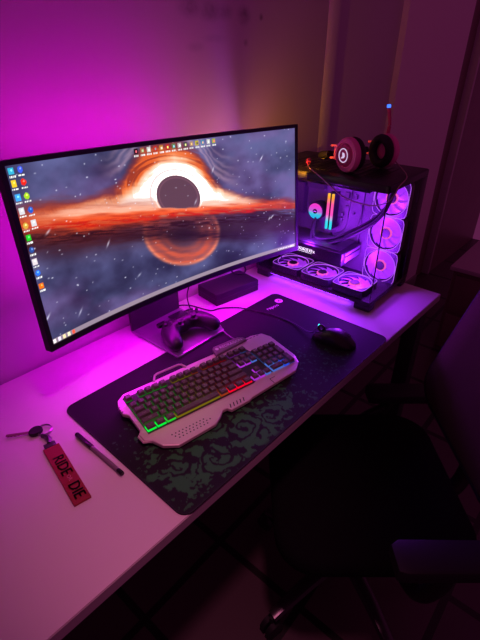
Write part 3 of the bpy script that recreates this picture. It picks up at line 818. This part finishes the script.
for t in (.034, .042, .049, .055): c = k0 + kd * t + Vector((-kd.y, kd.x, 0)) * .0034; kl.box((c.x, c.y, .006), (.004, .0022 + .0012 * math.sin(t * 900), .0022), rot=(0, 0, KA))
kl.build('key_blade', mat('brass_key', (.35, .24, .20, 1), .4, .8), kr, smooth=False)

# ================================================================== pen
pn = thing('pen', 'capped ballpoint pen lying beside the left edge of the desk mat', 'pen', (.301, .648, DZ + .0058), (0, 0, 0))
PM = Matrix.Rotation(PI / 2, 4, 'X')     # local z -> -y
def pl(prof): return MB().lathe(prof, 20, PM)
M['barrel'] = mat('pen_barrel', (.20, .15, .18, 1), .3)
pl([(0, -.022), (.0044, -.022), (.0044, .062), (.0036, .072), (0, .072)]).build('barrel', M['barrel'], pn)
pl([(0, -.080), (.0046, -.080), (.0054, -.078), (.0054, -.022), (0, -.022)]).build('cap', M['gloss'], pn)
pl([(.0040, .068), (.0048, .070), (.0048, .082), (.0040, .084), (0, .084)]).build('end_plug', M['gloss'], pn)
MB().box((-.003, .046, .0058), (.0030, .050, .0016), .0005).build('clip', M['gloss'], pn)

# ================================================================== computer tower
TX0, TX1, TY0, TY1, TZ0, TZ1 = 1.203, 1.492, .493, .955, DZ, 1.142
TC = Vector(((TX0 + TX1) / 2, (TY0 + TY1) / 2, DZ))
pc = thing('computer_tower', 'black glass sided computer tower with violet lit fans on desk corner', 'computer', TC)
T = lambda x, y, z: (x - TC.x, y - TC.y, z - TC.z)
def tbox(mb, lo, hi, bev=0.0): return mb.box(T(*[(a + b) / 2 for a, b in zip(lo, hi)]), [abs(b - a) for a, b in zip(lo, hi)], bev)
M['case'] = mat('case_steel', (0.016, 0.015, 0.018, 1), 0.4)
M['case_in'] = mat('case_inner', (0.11, 0.10, 0.12, 1), 0.5)
M['glass'] = glass_mat('tinted_glass', (.86, .84, .88, 1), .055)
BZ0, BZ1 = DZ + .022, DZ + .036
tbox(MB(), (TX0, TY0, BZ0), (TX1, TY1, BZ1), .003).build('base_tray', M['case'], pc)
tb_ = MB(); tbox(tb_, (TX0, TY0, TZ1 - .022), (TX0 + .012, TY1, TZ1 - .002), .002); tbox(tb_, (TX0, TY0, TZ1 - .022), (TX1, TY0 + .012, TZ1 - .002), .002); tbox(tb_, (TX0 + .004, TY0 + .004, TZ1 - .012), (TX1, TY1, TZ1), .003)
for i in range(16): tbox(tb_, (TX0 + .05, TY0 + .07 + i * .021, TZ1 - .001), (TX1 - .05, TY0 + .080 + i * .021, TZ1 + .0012))
tb_.build('top_panel', M['case'], pc)
tbox(MB(), (TX1 - .008, TY0 + .012, BZ1), (TX1, TY1, TZ1 - .012)).build('far_side_panel', M['case'], pc)
tbox(MB(), (TX0 + .006, TY1 - .006, BZ1), (TX1 - .008, TY1, TZ1 - .012)).build('rear_panel', M['case'], pc)
tbox(MB(), (1.446, TY0, BZ1), (TX1, TY0 + .012, TZ1 - .022), .002).build('corner_post', M['case'], pc)
tbox(MB(), (TX0, TY1 - .012, BZ1), (TX0 + .012, TY1, TZ1 - .022), .002).build('corner_post', M['case'], pc)
tbox(MB(), (TX0 + .001, TY0 + .0055, BZ1 + .0005), (TX0 + .0045, TY1 - .0125, TZ1 - .0225)).build('side_glass', M['glass'], pc, smooth=False)
tbox(MB(), (TX0 + .0055, TY0 + .001, BZ1 + .0005), (1.4455, TY0 + .0045, TZ1 - .0225)).build('front_glass', M['glass'], pc, smooth=False)
sm_ = MB(); tbox(sm_, (TX0 + .0005, TY0 + .0005, BZ1), (TX0 + .0035, TY0 + .0035, TZ1 - .022)); sm_.build('glass_seam', M['gloss'], pc, smooth=False)
for x in (TX0 + .022, TX1 - .022):
    for y in (TY0 + .028, TY1 - .030): tbox(MB(), (x - .020, y - .028, DZ), (x + .020, y + .028, BZ0), .004).build('foot', M['case'], pc)
VIO = (.42, .02, 1, 1)
M['vent_glow'] = emat('base_vent_light', (.30, .03, 1, 1), 7.0)
vg = MB()
for i in range(7): tbox(vg, (TX0 + .006, TY0 + .075 + i * .047, BZ0 - .003), (TX0 + .03, TY0 + .116 + i * .047, BZ0 - .0005))
vg.build('base_light', M['vent_glow'], pc, smooth=False)
# tray wall, motherboard
XW = 1.405
tbox(MB(), (XW, TY0 + .012, BZ1), (XW + .004, TY1 - .008, TZ1 - .014)).build('motherboard_tray', M['case_in'], pc)
mbb = MB(); tbox(mbb, (XW - .006, .655, .835), (XW - .001, .905, 1.075)); mbb.mi = 1
rs = random.Random(3)
for i in range(34):
    y = .67 + rs.random() * .22; z = .85 + rs.random() * .21; s = .004 + rs.random() * .012
    tbox(mbb, (XW - .008 - .010 * rs.random(), y, z), (XW - .005, y + s, z + s * (.6 + rs.random())))
tbox(mbb, (XW - .035, .875, .95), (XW - .005, .905, 1.06)); tbox(mbb, (XW - .026, .80, 1.045), (XW - .005, .87, 1.07))
mbb.build('motherboard', [M['case_in'], M['metal']], pc, smooth=False)
# fans
M['blade'] = mat('fan_blade', (.14, .07, .22, 1), .35, emit=(.46, .04, 1, 1), estr=.85)
M['ringlight'] = emat('fan_ring_light', (.55, .12, 1, 1), 1.6)
M['hubglow'] = emat('fan_hub_light', (1.0, .10, .62, 1), 1.3)
M['fanframe'] = mat('fan_frame', (.05, .04, .07, 1), .4)
def make_fan(loc, normal, S=.118):
    """fan whose face looks along `normal`"""
    root = MB()
    q = Vector(normal).to_track_quat('Z', 'Y').to_matrix().to_4x4(); Q = Matrix.Translation(T(*loc)) @ q
    h = S / 2
    # frame: four rails + corner fillets with a round opening
    n = 48; V, F = [], []
    for z in (-.0125, .0125):
        for i in range(n):
            a = 2 * PI * i / n; c, s = math.cos(a), math.sin(a)
            k = (abs(c) ** 8 + abs(s) ** 8) ** (-1 / 8)
            V.append((h * c * k, h * s * k, z))
        for i in range(n):
            a = 2 * PI * i / n; V.append(((h - .004) * math.cos(a), (h - .004) * math.sin(a), z))
    for i in range(n):
        j = (i + 1) % n
        F += [(i, j, n + j, n + i), (2 * n + i, 2 * n + j, 3 * n + j, 3 * n + i), (i, j, 2 * n + j, 2 * n + i), (n + i, n + j, 3 * n + j, 3 * n + i)]
    fan = MB().verts_faces(V, F, Q).build('fan', M['fanframe'], pc)
    rl = MB(); rl.torus((0, 0, .0120), h - .0035, .0011, n=48, k=6, M=Q)
    pts = []
    for i in range(n + 1):
        a = 2 * PI * i / n; c, s = math.cos(a), math.sin(a); k = (abs(c) ** 8 + abs(s) ** 8) ** (-1 / 8); pts.append(Q @ Vector(((h - .0015) * c * k, (h - .0015) * s * k, .0125)))
    rl.tube(pts, .0009, n=5, smooth=False)
    rl.build('ring_light', M['ringlight'], fan)
    bl = MB()
    for k in range(9):
        V, F = [], []
        for i in range(9):
            r = .017 + (h - .0075 - .017) * i / 8
            for j in range(6):
                a = 2 * PI * k / 9 + .42 * i / 8 + (j / 5) * .92
                V.append((r * math.cos(a), r * math.sin(a), -.004 + .010 * j / 5)); 
        for i in range(8):
            for j in range(5): F.append((i * 6 + j, (i + 1) * 6 + j, (i + 1) * 6 + j + 1, i * 6 + j + 1))
        bl.verts_faces(V, F, Q)
    bl.build('blades', M['blade'], fan)
    hb = MB().lathe([(.0205, .001), (.0205, .006), (.018, .0075), (.0155, .008)], 32, Q); hb.build('hub_glow', M['hubglow'], fan)
    MB().lathe([(0, .0095), (.0150, .0095), (.0158, .008), (.0158, -.008), (0, -.008)], 32, Q).build('hub', M['dark'], fan)
    return fan
for y in (.834, .709, .584): make_fan((1.268, y, BZ1 + .014), (0, 0, 1))
for z in (1.060, .944, .828): make_fan((XW - .014, .555, z), (-1, 0, 0))
make_fan((1.29, TY1 - .020, 1.035), (0, -1, 0))
# graphics card
gp = MB(); tbox(gp, (1.262, .640, .838), (1.392, .905, .884), .004)
gcard = gp.build('graphics_card', M['case'], pc)
gs = MB()
tbox(gs, (1.285, .6385, .870), (1.388, .6398, .879)); tbox(gs, (1.285, .6385, .845), (1.388, .6398, .864)); gs.build('end_fins', mat('card_fins', (.30, .24, .34, 1), .35, .3), gcard, smooth=False)
gt = MB(); gt.text('GEFORCE RTX', .0125, Matrix.Translation(T(1.2615, .785, .862)) @ Euler((PI / 2, 0, -PI / 2)).to_matrix().to_4x4(), .0002); tbox(gt, (1.2608, .756, .8545), (1.2612, .814, .8552)); tbox(gt, (1.2608, .756, .8688), (1.2612, .814, .8695)); gt.build('lit_lettering', emat('card_text_light', (.9, .75, 1, 1), 3.0), gcard, smooth=False)
tbox(MB(), (1.275, .66, .8845), (1.388, .90, .888), .001).build('backplate', M['metal'], gcard)
# memory sticks
RB = [(0, (.02, .75, .75, 1)), (.22, (.05, .7, .8, 1)), (.42, (1, .08, .55, 1)), (.72, (1, .10, .35, 1)), (.88, (1, .35, .03, 1)), (1, (1, .55, .05, 1))]
M['ram'] = ramp_emat('memory_light', 2, .179, .304, RB, 1.5)
for y in (.748, .764):
    s_ = MB(); tbox(s_, (XW - .045, y - .003, .918), (XW - .006, y + .003, 1.045), .001); ram = s_.build('memory_stick', M['case'], pc, smooth=False)
    s_ = MB(); tbox(s_, (XW - .051, y - .0042, .919), (XW - .0455, y + .0042, 1.044), .001); s_.build('light_bar', M['ram'], ram, smooth=False)
# pump block of the liquid cooler
PB = (XW - .045, .815, .971)
pb = MB(); pb.cyl(T(XW - .006, PB[1], PB[2]), T(*PB), .031, n=40); pump = pb.build('cooler_pump', M['case'], pc)
M['pump'] = ramp_emat('pump_light', 2, PB[2] - DZ - .026, PB[2] - DZ + .026, [(0, (.02, .55, .85, 1)), (.3, (.05, .65, .85, 1)), (.5, (.55, .15, .75, 1)), (.8, (1, .05, .75, 1)), (1, (1, .06, .6, 1))], 1.2)
pb = MB(); pb.cyl(T(*PB), T(PB[0] - .002, PB[1], PB[2]), .0275, n=40); pb.build('light_disc', M['pump'], pump)
pb = MB(); pb.cyl(T(PB[0] - .001, PB[1], PB[2]), T(PB[0] - .004, PB[1], PB[2]), .0085, n=24); pb.mi = 1; pb.box(T(PB[0] - .0042, PB[1], PB[2]), (.0004, .010, .003)); pb.build('badge', [M['gloss'], M['white']], pump)
for dzz, dxx in ((0, 0), (-.016, -.014)):
    tu = MB(); tu.tube([T(XW - .04 + dxx, .812, .950 + dzz), T(1.335 + dxx, .800, .905 + dzz), T(1.325 + dxx, .775, .889 + dzz), T(1.33 + dxx, .712, .905 + dzz), T(1.33 + dxx, .645, .948 + dzz), T(1.33 + dxx, .580, 1.000 + dzz), T(1.33 + dxx, .543, 1.050 + dzz), T(1.33 + dxx, .530, 1.100 + dzz * .3)], .0062, n=10); tu.build('coolant_hose', M['matte'], pc)
rd = MB(); tbox(rd, (1.225, .560, 1.106), (1.395, .90, 1.128), .002); rd.build('radiator', M['case'], pc)
iw = MB(); iw.tube([T(XW - .006, .70, 1.06), T(1.37, .69, 1.00), T(1.375, .70, .93), T(1.38, .74, .90)], .002, n=6); iw.tube([T(XW - .006, .66, 1.02), T(1.385, .65, .98), T(1.38, .665, .92)], .002, n=6); iw.tube([T(1.25, .90, .87), T(1.235, .88, .84), T(1.25, .86, .80)], .003, n=6); iw.build('wiring', M['dark'], pc)

# ================================================================== headset lying on the tower
HSYAW = R(-22)
hd = thing('headset', 'pink and black gaming headset with raised microphone on top of tower', 'headset', (1.335, .636, TZ1 + .001), (0, 0, HSYAW))
M['pink'] = mat('headset_shell', (1.0, 0.20, 0.50, 1), 0.38)
M['pink2'] = mat('headset_inner', (0.62, 0.05, 0.20, 1), 0.42)
M['foam'] = mat('ear_foam', (0.014, 0.013, 0.016, 1), 0.7)
M['hring'] = emat('headset_ring_light', (.80, .62, .95, 1), .85)
for s in (-1, 1):
    QX = Matrix.Translation((s * .068, 0, .0515)) @ Matrix.Rotation(s * PI / 2, 4, 'Y')     # local +z points outward
    shell = MB().lathe([(0, -.004), (.046, -.004), (.0495, .0), (.050, .010), (.0465, .017), (.037, .0205), (.0355, .0175), (.031, .0175), (0, .0175)], 48, QX).build('ear_cup', M['pink'], hd, angle=30)
    MB().lathe([(.033, .0178), (.031, .022), (.026, .0245), (0, .0245)], 40, QX).build('cap_disc', M['pink2'], shell, angle=50)
    MB().torus((0, 0, .0248),   .0190, .0014, n=36, k=8, M=QX).build('ring_light', M['hring'], shell)
    em = MB(); em.lathe([(0, .0250), (.0075, .0250), (.0075, .0256), (0, .0256)], 20, QX @ Matrix.Translation((.003, 0, 0))); em.box((0, 0, 0), (.0001, .0001, .0001))
    em2 = MB(); em2.prism([(.0085, .004), (.0065, -.0055), (-.001, -.008), (-.007, -.004), (-.010, .0095), (-.002, .002), (.002, .004)], .0250, .0257, M=QX); em.bm.free(); em2.build('emblem', M['hring'], shell, smooth=False)
    MB().torus((0, 0, -.014), .036, .0135, n=40, k=12, M=QX, flat=.95).build('ear_cushion', M['foam'], shell)
    yk = MB()
    for dz in (-.018, .018): yk.tube([(s * .072, .046, .052 + dz), (s * .074, .070, .050 + dz), (s * .074, .082, .048 + dz)], .0036, n=8)
    yk.box((s * .073, .054, .0515), (.014, .016, .046), .003); yk.build('yoke', M['pink'], hd)
bp = []
for i in range(25):
    a = PI * i / 24; bp.append((.074 * math.cos(a) * (1 + .10 * math.sin(a)), .088 + .085 * math.sin(a) ** .8, .040 - .022 * math.sin(a)))
hbm = MB(); hbm.tube(bp, .0115, n=10, smooth=False, flat=.9)
hbm.build('headband', M['foam'], hd)
pp = [Vector(p) for p in bp[7:18]]; hp = MB(); hp.tube([p + Vector((0, -.006, 0)) for p in pp], .012, n=10, smooth=False); hp.build('headband_padding', M['black'], hd)
# boom microphone
mb_ = MB(); mb_.tube([(.086, .012, .080), (.087, .016, .100), (.088, .016, .125), (.084, .020, .152), (.080, .022, .172)], [.0062, .0056, .0050, .0052, .0050], n=10); mic = mb_.build('microphone_boom', M['pink2'], hd)
mt = MB(); mt.cyl((.080, .022, .171), (.079, .0225, .179), .0058, n=14); mt.build('tip_light', emat('mic_tip_light', (.04, .14, 1, 1), 2.2), mic)
hc = MB()
ih = (Matrix.Translation((1.335, .636, TZ1 + .001)) @ Matrix.Rotation(HSYAW, 4, 'Z')).inverted()
W = lambda x, y, z: ih @ Vector((x, y, z))
hc.tube([W(1.425, .600, 1.175), W(1.40, .56, 1.160), W(1.33, .50, 1.146), (W(1.23, .478, 1.140)), W(1.1935, .474, 1.122), W(1.192, .495, 1.098), W(1.192, .54, 1.083), W(1.192, .617, 1.090), W(1.192, .664, 1.112), W(1.1945, .71, 1.137), W(1.215, .755, 1.148), W(1.25, .79, 1.147), W(1.265, .80, 1.149)], .0018, n=6)
hc.build('cable', mat('headset_cable', (.45, .25, .30, 1), .5), hd)
hj = MB(); hj.tube([W(1.262, .799, 1.150), W(1.285, .812, 1.151), W(1.318, .832, 1.150)], [.0030, .0075, .0085, .0060], n=10); hj.build('plug', M['pink2'], hd)

# ================================================================== office chair
CH = (.835, .285)
ch = thing('office_chair', 'dark fabric office chair with armrests and star base pulled up to desk', 'chair', (CH[0], CH[1], 0), (0, 0, R(40.5)))
M['fabric'] = mat('chair_fabric', (0.005, 0.0045, 0.006, 1), 0.95, spec=.12, bump=(600, .5, .001))
M['mesh'] = mat('chair_mesh', (0.070, 0.046, 0.026, 1), 0.95, spec=.12, bump=(450, .6, .001))
M['cframe'] = mat('chair_frame', (0.016, 0.014, 0.016, 1), 0.5, spec=.3)
M['chrome'] = mat('chair_alloy', (0.10, 0.09, 0.10, 1), 0.3, 0.8)
def cushion(mb, w, d, z0, z1, r, dome=.012, n=22):
    V, F = [], []
    prof = [(0.93, z0), (.99, z0 + (z1 - z0) * .18), (1.0, z0 + (z1 - z0) * .5), (.985, z0 + (z1 - z0) * .82), (.94, z1), (.7, z1 + dome * .7), (.35, z1 + dome)]
    base = rrect(w, d, r, 8); m = len(base)
    for s, z in prof: V += [(x * s, y * s, z) for x, y in base]
    for i in range(len(prof) - 1):
        for k in range(m): F.append((i * m + k, i * m + (k + 1) % m, (i + 1) * m + (k + 1) % m, (i + 1) * m + k))
    F.append(tuple(range(m - 1, -1, -1))); F.append(tuple(range((len(prof) - 1) * m, len(prof) * m)))
    return mb.verts_faces(V, F)
cushion(MB(), .50, .49, .415, .475, .10).build('seat', M['fabric'], ch, angle=60)
MB().box((0, -.02, .395), (.34, .34, .035), .012).build('seat_pan', M['cframe'], ch)
tilt = R(-17)
BM = Matrix.Translation((.045, -.235, .545)) @ Matrix.Rotation(-tilt, 4, 'X')
def backmesh():
    poly = rrect(.46, .60, .085, 8, 0, .30)
    b = MB(); 
    V, F = [], []; m = len(poly)
    def bow(x): return -.035 * (1 - (x / .23) ** 2)
    prof = [(1.0, -.014), (1.0, .006), (.97, .016), (.7, .018), (.35, .018)]
    for s, off in prof: V += [(x * s, bow(x * s) + off, .30 + (z - .30) * s) for x, z in poly]
    for i in range(len(prof) - 1):
        for k in range(m): F.append((i * m + k, i * m + (k + 1) % m, (i + 1) * m + (k + 1) % m, (i + 1) * m + k))
    F.append(tuple(range((len(prof) - 1) * m, len(prof) * m)))
    F.append(tuple(range(m - 1, -1, -1)))
    b.verts_faces(V, F, BM); b.build('backrest', M['mesh'], ch, angle=60)
    f = MB(); pts = [BM @ Vector((x * 1.01, bow(x) - .004, .30 + (z - .30) * 1.01)) for x, z in poly]; f.tube(pts + [pts[0]], .012, n=8, smooth=False); f.build('back_frame', M['cframe'], ch)
backmesh()
sp_ = MB(); sp_.tube([(.0, -.12, .39), (.01, -.26, .40), (.03, -.305, .50), (.035, -.310, .70)], .022, n=10); sp_.build('back_bracket', M['cframe'], ch)
for s in (-1, 1):
    dz, dy = (-.12, -.12) if s > 0 else (0, 0)       # the far arm is set lower and further back
    a = MB(); a.tube([(s * .17, -.05, .395), (s * .27, -.07, .41), (s * .305, -.09 + dy / 2, .50 + dz / 2), (s * .305, -.10 + dy / 2, .600 + dz)], .019, n=10); arm = a.build('armrest', M['cframe'], ch)
    poly = [(-.034, -.25), (.034, -.25), (.036, .012), (.024, .030), (-.030, .030), (-.036, .012)]
    p = MB(); p.prism([(x + s * .318, y + dy) for x, y in poly], .598 + dz, .628 + dz, .006); p.build('arm_pad', M['cframe'], arm)
gcol = MB(); gcol.cyl((0, 0, .09), (0, 0, .24), .030); gcol.cyl((0, 0, .24), (0, 0, .385), .018); gcol.build('gas_column', M['cframe'], ch)
for k in range(5):
    a = R(166 - 40.5 + 72 * k); c, s = math.cos(a), math.sin(a)
    b = MB(); b.tube([(.03 * c, .03 * s, .115), (.16 * c, .16 * s, .108), (.290 * c, .290 * s, .082)], [.026, .022, .017], n=8, smooth=False, flat=.7); lg_ = b.build('base_leg', M['chrome'], ch)
    w = MB()
    for o in (-.012, .012):
        ctr = Vector((.290 * c - o * s, .290 * s + o * c, .0275)); w.cyl(ctr - Vector((-s, c, 0)) * .008, ctr + Vector((-s, c, 0)) * .008, .0275, n=20)
    w.cyl((.290 * c, .290 * s, .045), (.290 * c, .290 * s, .078), .007, n=10); w.build('caster', M['matte'], lg_)
MB().lathe([(0, .085), (.045, .085), (.045, .125), (.030, .135), (0, .135)], 28).build('base_hub', M['cframe'], ch)

# ================================================================== low cabinet at the right
cbn = thing('side_cabinet', 'low dark cabinet with flat top standing past the desk end', 'cabinet', (2.60, .25, 0))
MB().box((0, 0, .49), (.53, .62, .022), .002).build('cabinet_top', mat('cabinet_top', (.55, .45, .5, 1), .35), cbn)
MB().box((0.005, 0, .239), (.50, .59, .478), .003).build('cabinet_body', M['wood'], cbn)
for i, z in enumerate((.12, .35)):
    dr = MB().box((-.251, 0, z), (.016, .55, .21), .003).build('drawer_front', M['wood'], cbn)
    MB().box((-.266, 0, z + .05), (.014, .14, .012), .004).build('drawer_pull', M['metal'], dr)

# ================================================================== light
def area(name, loc, rot, sx, sy, col, e):
    l = bpy.data.lights.new(name, 'AREA'); l.shape = 'RECTANGLE'; l.size = sx; l.size_y = sy; l.color = col; l.energy = e
    o = bpy.data.objects.new(name, l); o.location = loc; o.rotation_euler = rot; link(o); return o
def point(name, loc, col, e, r=.02):
    l = bpy.data.lights.new(name, 'POINT'); l.color = col; l.energy = e; l.shadow_soft_size = r
    o = bpy.data.objects.new(name, l); o.location = loc; link(o); return o
# LEDs inside the tower
point('case_led', (1.27, .60, .86), (.34, .02, 1), 6.0, .03)
point('case_led', (1.27, .78, .90), (.34, .02, 1), 2.475, .03)
point('case_led', (1.30, .70, 1.06), (.34, .02, 1), 1.8, .03)
point('case_led', (1.34, .55, 1.00), (.34, .02, 1), 1.575, .03)
# added fill spot, not a known lamp: rosy glow over the desk
sl = bpy.data.lights.new('fill_spot', 'SPOT'); sl.color = (1.0, .25, .46); sl.energy = 30; sl.spot_size = R(40); sl.spot_blend = 1.0; sl.shadow_soft_size = .06
so_ = bpy.data.objects.new('fill_spot', sl); so_.location = (.30, .12, 2.15); link(so_)
so_.rotation_euler = (Vector((.41, .50, DZ)) - so_.location).to_track_quat('-Z', 'Y').to_euler()

w = bpy.data.worlds.new('room_ambient'); SC.world = w; w.use_nodes = True
w.node_tree.nodes['Background'].inputs['Color'].default_value = (1.0, .13, .60, 1)
w.node_tree.nodes['Background'].inputs['Strength'].default_value = .10

# ================================================================== camera
cam = bpy.data.cameras.new('camera'); co = bpy.data.objects.new('camera', cam); link(co)
F_PX, PITCH, HEAD = 446.0, R(31.1), R(40.7)
cam.sensor_fit = 'HORIZONTAL'; cam.sensor_width = 36.0; cam.lens = F_PX / 480 * 36.0; cam.clip_start = .01
co.location = (0, 0, DZ + .72)
co.rotation_euler = (PI / 2 - PITCH, 0, HEAD - PI / 2)
SC.camera = co
SC.view_settings.view_transform = 'Standard'; SC.view_settings.look = 'None'
SC.view_settings.exposure = 0; SC.view_settings.gamma = 1; SC.view_settings.use_curve_mapping = False
